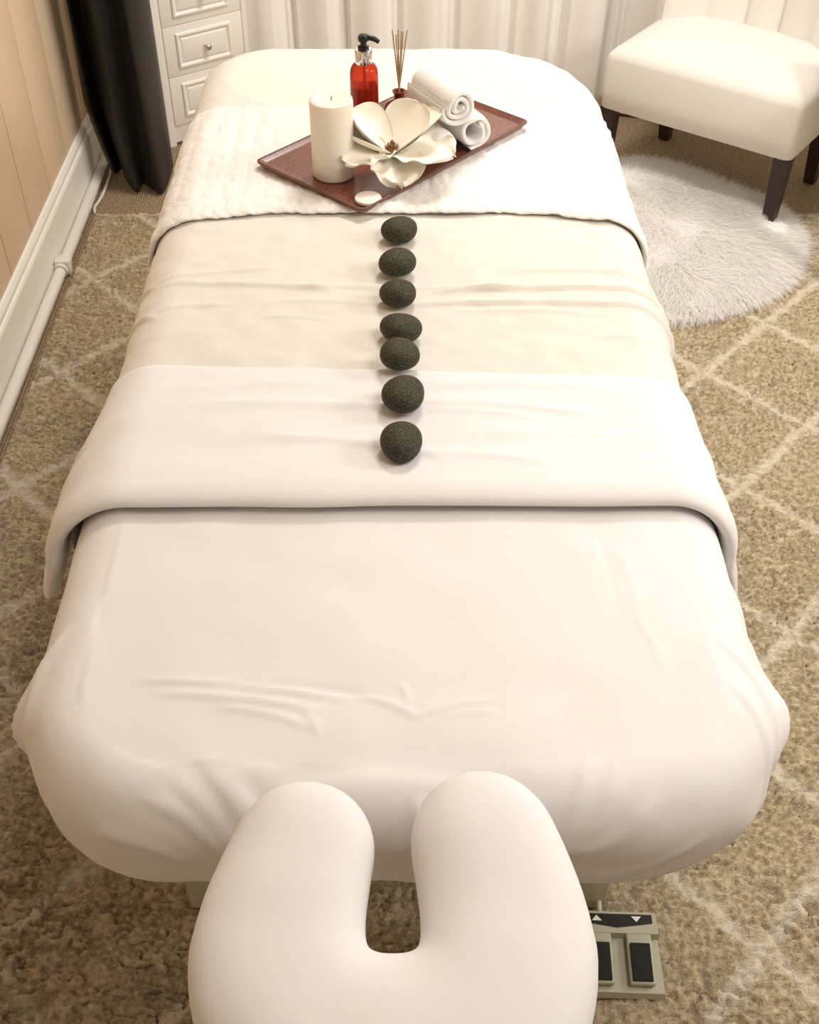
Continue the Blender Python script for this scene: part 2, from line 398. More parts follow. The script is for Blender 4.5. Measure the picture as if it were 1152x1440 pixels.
# fitted sheet: polar grid of the core outline, tucked under the edge
def fitted():
    n = 900; hx = W-R0; cy = (YN+YF)/2; hy = (YF-YN)/2-R0
    # outline of core, even arc length
    pts = []; nor = []
    def arc(cx, cy_, r, a0, a1, m):
        for k in range(m):
            t = a0+(a1-a0)*k/m; pts.append((cx+r*math.cos(t), cy_+r*math.sin(t))); nor.append((math.cos(t), math.sin(t)))
    def seg(p, q, nn, m):
        for k in range(m):
            t = k/m; pts.append((p[0]+(q[0]-p[0])*t, p[1]+(q[1]-p[1])*t)); nor.append(nn)
    rn = RP[1,-1]-R0; rl = RP[-1,1]-R0; rr = RP[1,1]-R0; B = cy-hy; T = cy+hy
    seg((-hx+rn,B),(hx-rn,B),(0,-1),90); arc(hx-rn,B+rn,rn,-PI/2,0,40); seg((hx,B+rn),(hx,T-rr),(1,0),260)
    arc(hx-rr,T-rr,rr,0,PI/2,40); seg((hx-rr,T),(-hx+rl,T),(0,1),50); arc(-hx+rl,T-rl,rl,PI/2,PI,30)
    seg((-hx,T-rl),(-hx,B+rn),(-1,0),260); arc(-hx+rn,B+rn,rn,PI,1.5*PI,40)
    P = np.array(pts); N = np.array(nor); n = len(P)
    spine = np.stack([np.zeros(n), np.clip(P[:,1], B+hx*.9, T-hx*.9)], -1)
    A=[]; Bc=[]; dl=[]
    ins = np.linspace(0,1,70)**.9
    deltas = np.concatenate([np.linspace(.004, R0*PI/2, 26), R0*PI/2+np.linspace(.005,.13,24)])
    rings = []
    side = R0*PI/2
    segs = [(-.27,.762,-.06,.738,.006,.0028),(-.20,.756,-.02,.742,.005,-.002),(-.25,.744,-.08,.722,.006,.0028),(-.19,.728,-.09,.700,.006,.0022),
            (-.10,.722,-.085,.69,.005,.002),(-.04,.742,.02,.715,.005,.0022),(.02,.715,.10,.735,.006,.0018),(.0,.76,.01,.73,.004,.0015),(.05,.715,.10,.72,.005,.0015),
            (.262,.96,.272,.86,.006,.0010),(.268,.86,.288,.77,.006,.0012),(.24,.99,.25,.86,.005,-.0010),
            (-.25,.62,-.17,.55,.014,.0026),(-.225,.64,-.15,.54,.012,.002),(-.20,.66,-.13,.54,.013,.0022),(-.32,.59,-.2,.53,.012,.0022),(-.155,.64,-.11,.54,.016,-.003),
            (.25,.62,.17,.56,.014,.0028),(.22,.65,.15,.55,.013,.002),(.19,.66,.13,.54,.013,.0022),(.32,.58,.2,.52,.012,.002),
            (.39,.86,.47,.70,.010,.006),(.36,.82,.47,.66,.010,.005),(.41,.93,.48,.80,.008,.005),(.36,.76,.44,.62,.010,.004),(-.38,.84,-.48,.72,.010,.006),(-.40,.80,-.47,.64,.012,.004),
            (-.13,.64,.13,.63,.03,-.004),(.02,.62,-.01,.56,.012,.004)]
    for t in ins:
        Q = spine+(P-spine)*t
        rings.append((Q, 0))
    V = []
    for Q, d in rings:
        a, b = Q[:,0], Q[:,1]
        v = drape(a, b, 0.); v[:,2] += crease(a,b,segs) + .0012*vnoise(a/.06,b/.05,31); V.append(v)
    for d in deltas:
        a = P[:,0]+N[:,0]*d; b = P[:,1]+N[:,1]*d
        cr = crease(a,b,segs)+ .0014*vnoise(a/.05,b/.05,31)
        ex = max(d-side, 0)
        # straight side, then tuck inward
        drop = min(ex, .035); rem = max(ex-.035, 0); th = min(rem/.032, PI/2); fur = max(rem-.032*PI/2, 0)
        hh = R0*math.sin(min(d/R0, PI/2)); g = R0*math.cos(min(d/R0, PI/2))
        inn = .032*(1-math.cos(th)) + fur; dn = drop + .032*math.sin(th)
        Yp = P[:,1]
        ear = .027*np.exp(-((Yp-.775)/.032)**2)*np.exp(-((d-side-.01)/.035)**2)*np.where(P[:,0]<0, .8, 1.1)
        ear += .010*np.exp(-((Yp-.70)/.02)**2)*np.exp(-((d-side-.02)/.03)**2)*(P[:,0]>0)
        ear -= .008*np.exp(-((Yp-.735)/.012)**2)*np.exp(-((d-side-.02)/.04)**2)*(P[:,0]<0)
        wav = .003*np.sin(Yp*33+np.cos(Yp*11)*2)*sstep(side*.6, side+.04, d)
        head = sstep(.80,.66,Yp)
        pleat = head*.0015*np.sin(P[:,0]*58+2*np.sin(P[:,0]*9))*sstep(side*.5, side+.03, d)
        out = hh-inn+ear+wav+pleat
        z = ZT-R0+g-dn
        v = np.stack([P[:,0]+N[:,0]*(out+cr*math.sin(min(d/R0,PI/2))), P[:,1]+N[:,1]*(out+cr*math.sin(min(d/R0,PI/2))), z+cr*math.cos(min(d/R0,PI/2))], -1)
        V.append(v)
    V = np.concatenate(V); nr = len(ins)+len(deltas)
    me = fast_mesh('fitted_sheet', V, grid_quads(nr, n, cv=True, flip=True))
    o = link('fitted_sheet', me, M_sheet)
    return tag(o, 'smooth white fitted sheet stretched over the near half of the massage table', 'sheet')
fitted()

def band(name, profile, material, hang, da=.006, flareL=.1, flareR=.05, dfun=None, edgefun=None, bulgefun=None):
    """profile: list of (b, t) swept across the table; hang: how far it goes past the core on each side"""
    prof = np.array(profile); half = W-R0+hang
    a = np.linspace(-half, half, int(2*half/da)); A, K = np.meshgrid(a, np.arange(len(prof)), indexing='ij')
    Bv = prof[K,0]; T = prof[K,1]
    if edgefun is not None: Bv = Bv + edgefun(A, Bv)
    D = dfun(A, Bv, K) if dfun is not None else 0
    fl = np.where(A < 0, flareL, flareR)
    V = drape(A.ravel(), Bv.ravel(), (T+D).ravel(), flare=fl.ravel(), bulge=0 if bulgefun is None else bulgefun(A, Bv).ravel())
    me = fast_mesh(name, V, grid_quads(len(a), len(prof), flip=False))
    return link(name, me, material)
def lerp_prof(keys, step):
    out = []
    for (b0,t0),(b1,t1) in zip(keys[:-1], keys[1:]):
        m = max(1, int(math.hypot(b1-b0,t1-t0)/step))
        for k in range(m): out.append((b0+(b1-b0)*k/m, t0+(t1-t0)*k/m))
    out.append(keys[-1]); return out
# cream blanket: rectangle of cloth incl. the drop over the foot end
def blanket():
    half = W-R0+.36; a = np.linspace(-half, half, 260); b = np.concatenate([np.linspace(1.04,1.6,150), np.linspace(1.605,YF-R0+.40,200)])
    A, B = np.meshgrid(a, b, indexing='ij')
    segs = [(-.40,1.545,-.20,1.575,.007,.003),(-.36,1.535,-.10,1.512,.009,.0045),(-.16,1.516,.02,1.514,.009,.004),(-.40,1.45,-.25,1.478,.008,.003),(-.2,1.48,.0,1.47,.008,.002),
            (-.05,1.512,.20,1.506,.009,.004),(.06,1.505,.44,1.512,.009,.008),(.40,1.508,.62,1.43,.010,.008),(.03,1.471,.46,1.462,.009,.007),(.42,1.466,.62,1.39,.010,.007),
            (.18,1.566,.46,1.558,.010,.005),(.42,1.56,.6,1.49,.010,.005),(-.2,1.44,-.1,1.43,.006,.002),(.1,1.455,.3,1.446,.005,.003),
            (-.44,1.47,-.36,1.44,.008,.004),(-.45,1.56,-.38,1.54,.008,.004),(.30,1.39,.44,1.37,.01,.003)]
    D = .009 + crease(A,B,segs) + .0015*vnoise(A/.07,B/.05,41) + .0012*vnoise(A/.03,B/.02,42) + .003*np.exp(-((B-1.49)/.05)**2)*sstep(-.1,.35,A)
    foot = sstep(2.15,2.35,B)
    D += foot*.004*np.sin(A*30+np.sin(B*9))*sstep(W-R0-.02,W+.05,np.abs(A)) + foot*.002*vnoise(A/.09,B/.018,43)
    V = drape(A.ravel(), B.ravel(), D.ravel(), flare=np.where(A.ravel()<0,.06,.03)).reshape(*A.shape,3)
    hang = sstep(ZT-.04, ZT-.25, V[...,2])
    me = fast_mesh('cream_blanket', V.reshape(-1,3), grid_quads(*A.shape))
    me.validate()
    return tag(link('cream_blanket', me, M_blanket), 'cream blanket with crosswise wrinkles draped over the far half of the table', 'blanket')
blanket()
# folded-back white top sheet
def bandprof():
    near = 1.022; keys = [(1.300,.0105),(1.3005,.013),(1.297,.0155),(1.28,.0165),(1.20,.018),(1.13,.020),(1.08,.024),(near+.030,.0265)]
    out = lerp_prof(keys, .006)
    c_b, c_t, r_b, r_t = near+.03, .0145, .030, .012
    for k in range(1, 17):
        th = PI/2 + PI*k/16; out.append((c_b+r_b*math.cos(th), c_t+r_t*math.sin(th)))
    out += lerp_prof([(near+.035,.0025),(near+.09,.0035)], .008)
    return out
bs = [(-.28,1.215,-.03,1.21,.010,.003),(-.10,1.208,.02,1.206,.008,.003),(.03,1.222,.27,1.195,.010,.004),(.04,1.205,.2,1.185,.008,.003),(-.18,1.145,.0,1.122,.010,.003),(-.06,1.13,.06,1.10,.008,.003),
      (.02,1.11,.2,1.09,.010,.003),(-.30,1.25,-.05,1.26,.012,.002),(.05,1.26,.33,1.25,.012,.003),(.1,1.15,.34,1.14,.012,.002),
      (-.40,1.16,-.55,1.03,.010,.006),(-.42,1.10,-.55,1.00,.008,.005),(-.38,1.20,-.56,1.10,.012,.005),(.40,1.18,.54,1.06,.010,.003)]
npf = len(bandprof())
b_ = band('top_sheet_fold', bandprof(), M_sheet, .175, flareL=.22, flareR=.20, bulgefun=lambda A,B: .018*(A<0)*(1-sstep(1.17,1.30,B)),
     dfun=lambda A,B,K: (crease(A,B,bs)+.0012*vnoise(A/.08,B/.04,51))*(K < npf*.62),
     edgefun=lambda A,B: .004*vnoise(A/.11, B*0+3, 52)*(B<1.08) + (-.012*(A/W) - .0)*sstep(1.15,1.30,B) -.02*sstep(W-R0,W+.1,np.abs(A))*sstep(1.15,1.0,B) + .006*sstep(.0,.35,-A)*(B>1.2))
tag(b_, 'wide white sheet fold turned back across the middle of the table', 'sheet')
# white ribbed foot throw
def throwprof():
    keys = [(2.165,.010),(2.167,.013),(2.16,.0155),(2.10,.016),(1.90,.016),(1.80,.018),(1.772,.022)]
    out = lerp_prof(keys, .006)
    for k in range(1, 15):
        th = PI/2 + PI*k/14; out.append((1.768+.026*math.cos(th), .0160+.006*math.sin(th)))
    out += lerp_prof([(1.772,.0102),(1.83,.0104)], .008)
    return out
ntp = len(throwprof())
t_ = band('foot_throw', throwprof(), M_throw, .15, da=.003, flareL=.08, flareR=.05,
     dfun=lambda A,B,K: (.0019*np.abs(np.cos(PI*A/.036))**.7*sstep(1.77,1.82,B) + .0016*vnoise(A/.009,B/.009,61)+.001*vnoise(A/.05,B/.06,62))*(K < ntp*.86),
     edgefun=lambda A,B: .003*vnoise(A/.03, B*0, 63)*(B<1.8) - .025*sstep(.2,.43,np.abs(A))*(B<1.85) + .004*np.sin(A*16)*(B>2.1))
tag(t_, 'fluffy white ribbed throw folded across the foot of the table under the tray', 'throw')

# ------------------------------------------------------------------ face cradle
def cradle():
    root = tag(empty('face_cradle', (-.004,.42,.79)), 'horseshoe face cushion in a white cover at the near end of the table', 'face cradle')
    C = []; HW = []; HT = []
    arm = crom([(-.081,.097,0),(-.087,.072,0),(-.093,.04,0),(-.095,.012,0)], 12)
    for k, p in enumerate(arm): C.append((p.x, p.y)); HW.append(.065+.009*k/len(arm)); HT.append(.040)
    for k in range(1, 41):
        a = PI + PI*k/40; C.append((.095*math.cos(a), .012+.090*math.sin(a))); HW.append(.074+.010*math.sin(PI*k/40)**2); HT.append(.041)
    for k, p in enumerate(arm[::-1][1:]): C.append((-p.x, p.y+ .008*k/len(arm))); HW.append(.074-.008*k/len(arm)); HT.append(.040+.002*k/len(arm))
    C = np.array(C); HW = np.array(HW); HT = np.array(HT); n = len(C)
    T = np.gradient(C, axis=0); T /= np.linalg.norm(T, axis=1)[:,None]; N = np.stack([-T[:,1], T[:,0]], -1)
    m = 40; rings = []
    def ring(c, nrm, hw, ht):
        th = np.linspace(0, 2*PI, m, endpoint=False); e = .82
        cx = np.sign(np.cos(th))*np.abs(np.cos(th))**e; cz = np.sign(np.sin(th))*np.abs(np.sin(th))**.9
        return np.stack([c[0]+nrm[0]*hw*cx, c[1]+nrm[1]*hw*cx, ht*cz], -1)
    # rounded caps
    capn = 14
    for k in range(capn):
        s = 1-k/capn; ph = math.acos(min(1, s)) if s<1 else 0
        t = math.sin(PI/2*k/capn); off = math.cos(PI/2*k/capn)*.070
        rings.append(ring(C[0]-T[0]*off, N[0], HW[0]*max(t,.02), HT[0]*max(t,.02)**.8))
    for i in range(n): rings.append(ring(C[i], N[i], HW[i], HT[i]))
    for k in range(capn-1, -1, -1):
        t = math.sin(PI/2*k/capn); off = math.cos(PI/2*k/capn)*.073
        rings.append(ring(C[-1]+T[-1]*off, N[-1], HW[-1]*max(t,.02), HT[-1]*max(t,.02)**.8))
    V = np.concatenate(rings); nr = len(rings)
    V[:,2] += .0015*vnoise(V[:,0]/.05, V[:,1]/.05, 71)*np.sign(V[:,2])
    Q = grid_quads(nr, m, cv=True)
    me = fast_mesh('cushion', V, Q); co = link('cushion', me, M_cradle, root)
    rm = co.modifiers.new('remesh','REMESH'); rm.mode = 'VOXEL'; rm.voxel_size = .0035; rm.use_smooth_shade = True
    sm = co.modifiers.new('smooth','SMOOTH'); sm.iterations = 25; sm.factor = .8
    # platform and arms
    P = MB()
    pts = [(c[0]*1.0, c[1]) for c in C]; 
    P.tube([(c[0], c[1], -.050) for c in C[::3]], .011, 10); P.build('platform_ring', M_frame, root)
    for sx in (-1,1):
        MB().tube([(sx*.09,-.01,-.062),(sx*.09,.06,-.085),(sx*.09,.13,-.205),(sx*.09,.235,-.215)], .009, 12).build('support_arm', M_frame, root)
    MB().tube([(-.1,-.03,-.062),(-.05,-.115,-.062),(.05,-.115,-.062),(.1,-.03,-.062)], .007, 10).build('cross_strut', M_frame, root)
    return root
cradle()

# ------------------------------------------------------------------ tray with its things
TA = math.atan2(.338, .307); TC = (-.004, 1.98); TZ = .7425
def tray():
    root = tag(empty('serving_tray', (TC[0],TC[1],TZ), TA), 'dark red-brown rectangular tray set askew on the white throw', 'tray')
    L, Wd = .457, .264; t = MB(); V=[]; F=[]
    def rrect(l, w_, r, z, k=6):
        o = []
        for (sx,sy,a0) in ((1,1,0),(-1,1,PI/2),(-1,-1,PI),(1,-1,1.5*PI)):
            for i in range(k+1):
                a = a0+PI/2*i/k; o.append((sx*(l/2-r)+r*math.cos(a), sy*(w_/2-r)+r*math.sin(a), z))
        return o
    rings = [rrect(L-.03,Wd-.03,.012,0), rrect(L-.012,Wd-.012,.012,.001), rrect(L,Wd,.012,.011), rrect(L-.001,Wd-.001,.012,.0125), rrect(L-.006,Wd-.006,.010,.0125), rrect(L-.018,Wd-.018,.009,.0065), rrect(L-.03,Wd-.03,.008,.006)]
    n = len(rings[0])
    for i, rg in enumerate(rings): V += rg
    for i in range(len(rings)-1):
        for k in range(n): F.append((i*n+k, i*n+(k+1)%n, (i+1)*n+(k+1)%n, (i+1)*n+k))
    F.append(tuple(range(n))[::-1]); F.append(tuple((len(rings)-1)*n+k for k in range(n)))
    base = [f for f in F]
    t.add(V, F); t.build('tray_board', M_tray, root, angle=50)
    r = MB(); a1 = rrect(L+.001,Wd+.001,.012,.0128); a2 = rrect(L-.005,Wd-.005,.010,.0132); a0 = rrect(L+.0015,Wd+.0015,.012,.0105)
    V = a0+a1+a2; F = [(i*n+k, i*n+(k+1)%n, (i+1)*n+(k+1)%n, (i+1)*n+k) for i in range(2) for k in range(n)]
    r.add(V, F); r.build('rim', M_trayrim, root)
tray()
TT = TZ + .0065
# pillar candle
c = tag(empty('pillar_candle', (-.113,1.862,TT)), 'tall ivory pillar candle at the left end of the tray', 'candle')
MB().lathe([(.0,0),(.034,0),(.0365,.002),(.0372,.008),(.0372,.131),(.0362,.1355),(.033,.137),(.028,.136),(.015,.134),(.0,.1335)], n=48, cap0=False, cap1=False).build('wax_body', M_wax, c)
MB().tube([(0,0,.133),(.0005,.0005,.137),(.0015,.001,.140)], .0009, 6).build('wick', M_blackp, c)
# pump bottle
b = tag(empty('pump_bottle', (-.063,2.078,TT)), 'red translucent pump bottle with silver collar and black pump head', 'bottle')
MB().lathe([(0,0),(.024,0),(.0265,.003),(.0265,.085),(.025,.094),(.021,.101),(.0155,.105),(.0125,.107),(.0125,.112)], n=40, cap0=False, cap1=False).squash(1,1.045).build('bottle_body', M_amber, b)
MB().lathe([(0,.002),(.022,.002),(.0248,.005),(.0248,.066),(0,.066)], n=32, cap0=False, cap1=False).squash(1,1.045).build('liquid', M_liquid, b)
col_ = MB().lathe([(.0125,.105),(.0158,.105),(.0160,.107),(.0160,.127),(.0150,.129),(.006,.1295)], n=32, cap0=False, cap1=True).squash(1,1.045); col_.build('silver_collar', M_chrome, b)['label'] = 'polished silver collar'
pm = MB().lathe([(.0,.128),(.0105,.129),(.0105,.133),(.006,.135),(.0055,.142),(.0095,.143),(.010,.149),(.008,.153),(0,.154)], n=24, cap0=False, cap1=False)
pm.tube([(-.004,0,.149),(.008,-.001,.1495),(.02,-.003,.147),(.0285,-.004,.142)], [.006,.0052,.0046,.0036], 12)
pm.squash(1,1.045).build('pump_head', M_blackp, b)
MB().tube([(0,0,.11),(.001,0,.06),(.004,0,.01)], .0017, 8).squash(1,1.045).build('dip_tube', M_print, b)
# reed diffuser
d = tag(empty('reed_diffuser', (.002,2.098,TT)), 'small brown glass reed diffuser bottle holding thin wooden reeds', 'diffuser')
MB().lathe([(0,0),(.019,0),(.024,.004),(.0262,.014),(.0255,.026),(.021,.035),(.0135,.041),(.0095,.045),(.0088,.050),(.0088,.063),(.0115,.066),(.0118,.069),(.0085,.070),(.0070,.066),(.0070,.048)], n=36, cap0=False, cap1=False).squash(1.14,.70).build('glass_body', M_brglass, d)
MB().lathe([(0,.003),(.018,.003),(.0225,.007),(.024,.015),(.0225,.026),(0,.026)], n=28, cap0=False, cap1=False).squash(1.14,.70).build('oil', M_bliq, d)
for k, (dx, dy, h) in enumerate([(-.0125,.004,.159),(-.006,-.004,.154),(-.002,.006,.160),(.004,-.006,.162),(.007,.003,.157),(.0145,.0,.161)]):
    MB().tube([(-dx*.35,-dy*.3,.012),(dx,dy,h)], .00125, 7).build('reed', M_reed, d)
# white disc
dsc = MB().lathe([(0,0),(.0215,0),(.0228,.001),(.0232,.0035),(.0222,.0055),(.019,.0062),(0,.0066)], n=40, cap0=False, cap1=False)
tag(dsc.build('wax_disc', M_disc, loc=(-.051,1.768,TT)), 'flat round white disc near the front corner of the tray', 'disc')

# rolled towels
def towel(name, loc, axis, R, r0, turns, L, label, seed):
    ax = Vector(axis).normalized(); s1 = ax.cross(Vector((0,0,1))).normalized(); s2 = s1.cross(ax).normalized()
    n = int(44*turns); V = []
    rr = (R-r0)/turns
    m = 20
    for i in range(n+1):
        t = i/n; a = -t*turns*2*PI + seed; r = r0 + (R-r0-rr*.45)*t
        ht = rr*.44
        if i < 4 or i > n-5: ht *= [ .15,.6,.85,.95][min(i, n-i)] if min(i,n-i) < 4 else 1
        er = s1*math.cos(a) + s2*math.sin(a)
        ex = .0025*math.sin(t*31+seed)
        for k in range(m):
            ph = 2*PI*k/m; cx, sx = math.cos(ph), math.sin(ph)
            rad = r + ht*np.sign(sx)*abs(sx)**.6
            axl = (L/2+ex)*np.sign(cx)*abs(cx)**.25 if abs(cx) > .25 else (L/2+ex)*cx/.25*.7071
            if abs(cx) <= .25: axl = (L/2+ex)*(cx/.25)*.7071
            # gentle lumpiness
            rad += .0006*math.sin(axl*90+a*2+seed)
            V.append(tuple(er*rad + ax*axl))
    V = np.array(V)
    me = fast_mesh(name, V, grid_quads(n+1, m, cv=True))
    # end caps of the strip
    o = link(name, me, M_towel); o.location = loc
    return tag(o, label, 'towel', 'rolled towels on the tray')
ax1 = (-.50,.86,0)
def tpos(front, L, R):
    f = Vector(front); a = Vector(ax1).normalized(); c = f + a*(L/2); return (c.x, c.y, TT+R+.001)
towel('rolled_towel', tpos((.139,1.945,0), .112, .036), ax1, .037, .017, 1.5, .112, 'rolled white towel at the lower right of the stack, with an open hollow end', 1.2)
towel('rolled_towel', tpos((.080,1.893,0), .112, .030), ax1, .031, .014, 1.4, .112, 'rolled white towel at the lower left of the stack, half behind the flower', 2.6)
q = towel('rolled_towel', (0,0,0), ax1, .038, .005, 2.6, .125, 'rolled white towel lying on top of the two others, tightly wound end', .4)
q.location = (.107-.031,1.915+.055,TT+.096)

# magnolia
def flower():
    C0 = Vector((-.011,1.868,TT+.036))
    root = tag(empty('magnolia_flower', (C0.x,C0.y,TT)), 'large ivory magnolia bloom with brown stamens lying on the tray', 'flower')
    def petal(az, el, L, Wd, cup=.25, bend=.4, ruffle=.0, curl=0, tip=.0, seed=0, roll=0):
        az = math.radians(az); el = math.radians(el); nu, nv = 26, 21; V = np.zeros((nu,nv,3))
        rs = np.random.RandomState(seed)
        # midrib path: starts flatter/steeper and bends
        for side in (0,):
            px = 0; pz = 0; a = el + bend*.5; ds = L/(nu-1); path = []
            for i in range(nu):
                path.append((px, pz, a)); px += math.cos(a)*ds; pz += math.sin(a)*ds; a -= bend/(nu-1)*(1 + (3*curl if i > nu*.7 else 0))
        for i in range(nu):
            u = i/(nu-1); w_ = Wd*.5*(.16+.84*math.sin(PI*min(u/1.25,1))**.75 if u < .62 else (.16+.84*math.sin(PI*.62/1.25)**.75)*math.sqrt(max(0,1-((u-.62)/.385)**2.4)))
            x, z, a = path[i]
            for j in range(nv):
                v = (j/(nv-1)-.5)*2
                lat = w_*math.sin(v*(1.0))/math.sin(1.0)
                up = cup*w_*(v*v)*1.1
                rf = ruffle*math.sin(v*7+seed+u*5)*(u**3)*.004 + ruffle*.004*abs(v)**3*math.sin(u*17+seed)
                if curl: up += curl*.012*max(0, abs(v)-.5)**1.2*u
                tipx = tip*.006*math.exp(-(v/.12)**2)*(u**8)
                nx_, nz_ = -math.sin(a), math.cos(a)
                xx = x + nx_*(up+rf) + math.cos(a)*(tipx + ruffle*.002*math.sin(v*11+seed)*(u**6)); zz = z + nz_*(up+rf) + math.sin(a)*tipx
                yy = lat
                if roll: # roll around midrib
                    r_ = math.radians(roll)*u
                    dl = yy; yy = dl*math.cos(r_); zz += dl*math.sin(r_)*math.cos(a); xx += -dl*math.sin(r_)*math.sin(a)
                V[i,j] = (xx*math.cos(az)-yy*math.sin(az), xx*math.sin(az)+yy*math.cos(az), zz)
        T = .0011
        Vb = V.copy(); 
        gu = np.gradient(V, axis=0); gv = np.gradient(V, axis=1); nn = np.cross(gu, gv); nn /= np.maximum(np.linalg.norm(nn,axis=2),1e-9)[...,None]
        Vb = V - nn*T
        A = V.reshape(-1,3)+np.array([0,0,C0.z-TT]); Bv = Vb.reshape(-1,3)+np.array([0,0,C0.z-TT]); N = nu*nv
        Q = [grid_quads(nu,nv), grid_quads(nu,nv,off=N,flip=True)]
        rim = [i*nv for i in range(nu)] + [(nu-1)*nv+j for j in range(1,nv)] + [i*nv+nv-1 for i in range(nu-2,-1,-1)] + [j for j in range(nv-2,0,-1)]
        rim = np.array(rim); r2 = np.roll(rim,-1)
        Q.append(np.stack([rim, r2, r2+N, rim+N], -1))
        V_ = np.concatenate([A,Bv]); V_[:,2] = np.maximum(V_[:,2], .0015)
        link('petal', fast_mesh('petal', V_, np.concatenate(Q)), M_petal, root)
    petal(160, 43, .100, .084, cup=.5, bend=-.45, seed=1, roll=-8)
    petal(180, 24, .086, .068, cup=.5, bend=-.2, seed=2)
    petal(44, 45, .098, .096, cup=.28, bend=-.15, seed=3, roll=5)
    petal(17, 35, .108, .068, cup=.32, bend=.2, seed=4)
    petal(-17, 6, .112, .120, cup=.16, bend=.25, ruffle=.8, tip=1.2, seed=5)
    petal(210, 4, .094, .098, cup=.42, bend=.4, ruffle=1.4, curl=.7, seed=6, roll=-22)
    petal(-78, -14, .082, .094, cup=.25, bend=.5, ruffle=2.0, tip=.8, curl=.5, seed=7)
    # heart
    h = MB().lathe([(0,-.004),(.008,-.002),(.0095,.004),(.007,.010),(.004,.015),(0,.017)], n=16, cap0=False, cap1=False)
    rs = random.Random(3)
    for k in range(70):
        a = rs.uniform(0,2*PI); r = rs.uniform(.002,.0125); hh = rs.uniform(.012,.022)*(1.25-r/.018)
        p0 = (r*.6*math.cos(a), r*.6*math.sin(a), .001); p1 = (r*1.25*math.cos(a), r*1.25*math.sin(a), hh)
        h.tube([p0, p1], [.0010,.0006], 5)
    o = h.build('stamens', M_stamen, root, loc=(0,0,C0.z-TT)); o['kind'] = 'stuff'
flower()

# ------------------------------------------------------------------ hot stones
def surf_z(x, y):
    if y > 1.31: return ZT+.0095+.005
    return ZT+.019+.005
stone_words = ['oval black basalt stone nearest the tray, first of the row', 'rounded black stone second from the tray in the row', 'smallest black stone in the row, third from the tray, by the blanket wrinkles',
    'wide oval black stone in the middle of the row', 'black stone at the edge of the cream blanket, touching the white fold', 'black stone on the upper half of the white sheet fold', 'largest round black stone, nearest the face cradle']
sp = [(.002,1.662,.0305,.028,.3),(-.001,1.563,.0285,.031,-.4),(.0,1.474,.0275,.028,-.3),(.004,1.382,.031,.0285,-.1),(.002,1.305,.029,.0295,-.15),(.007,1.214,.0295,.0325,-.2),(.004,1.115,.0275,.033,.1)]
for k, (x, y, rx, ry, rot) in enumerate(sp):
    nu, nv = 28, 40; th = np.linspace(0.02, PI-.02, nu); ph = np.linspace(0, 2*PI, nv, endpoint=False)
    T, Ph = np.meshgrid(th, ph, indexing='ij')
    e = .85; sr = np.sin(T)**e; lump = 1+.03*np.sin(Ph*2+k)+.025*np.sin(Ph*3+k*2.1)
    X = rx*sr*np.cos(Ph)*lump; Y = ry*sr*np.sin(Ph)*lump; Z = .0175*np.sign(np.cos(T))*np.abs(np.cos(T))**.9 + .0008*np.sin(Ph+k)*sr
    V = np.stack([X,Y,Z],-1).reshape(-1,3); V = np.concatenate([V, [[0,0,.0176],[0,0,-.0176]]])
    Q = grid_quads(nu,nv,cv=True); me = bpy.data.meshes.new('massage_stone')
    F = [tuple(q) for q in Q.tolist()] + [(nu*nv,(j+1)%nv,j)[::-1] for j in range(nv)] + [(nu*nv+1,(nu-1)*nv+j,(nu-1)*nv+(j+1)%nv)[::-1] for j in range(nv)]
    me.from_pydata(V.tolist(), [], F); me.update()
    o = link('massage_stone', me, M_stone); o.location = (x, y, surf_z(x,y)+.0165); o.rotation_euler = (0,0,rot)
    tag(o, stone_words[k], 'stone', 'hot stones in a row down the table')

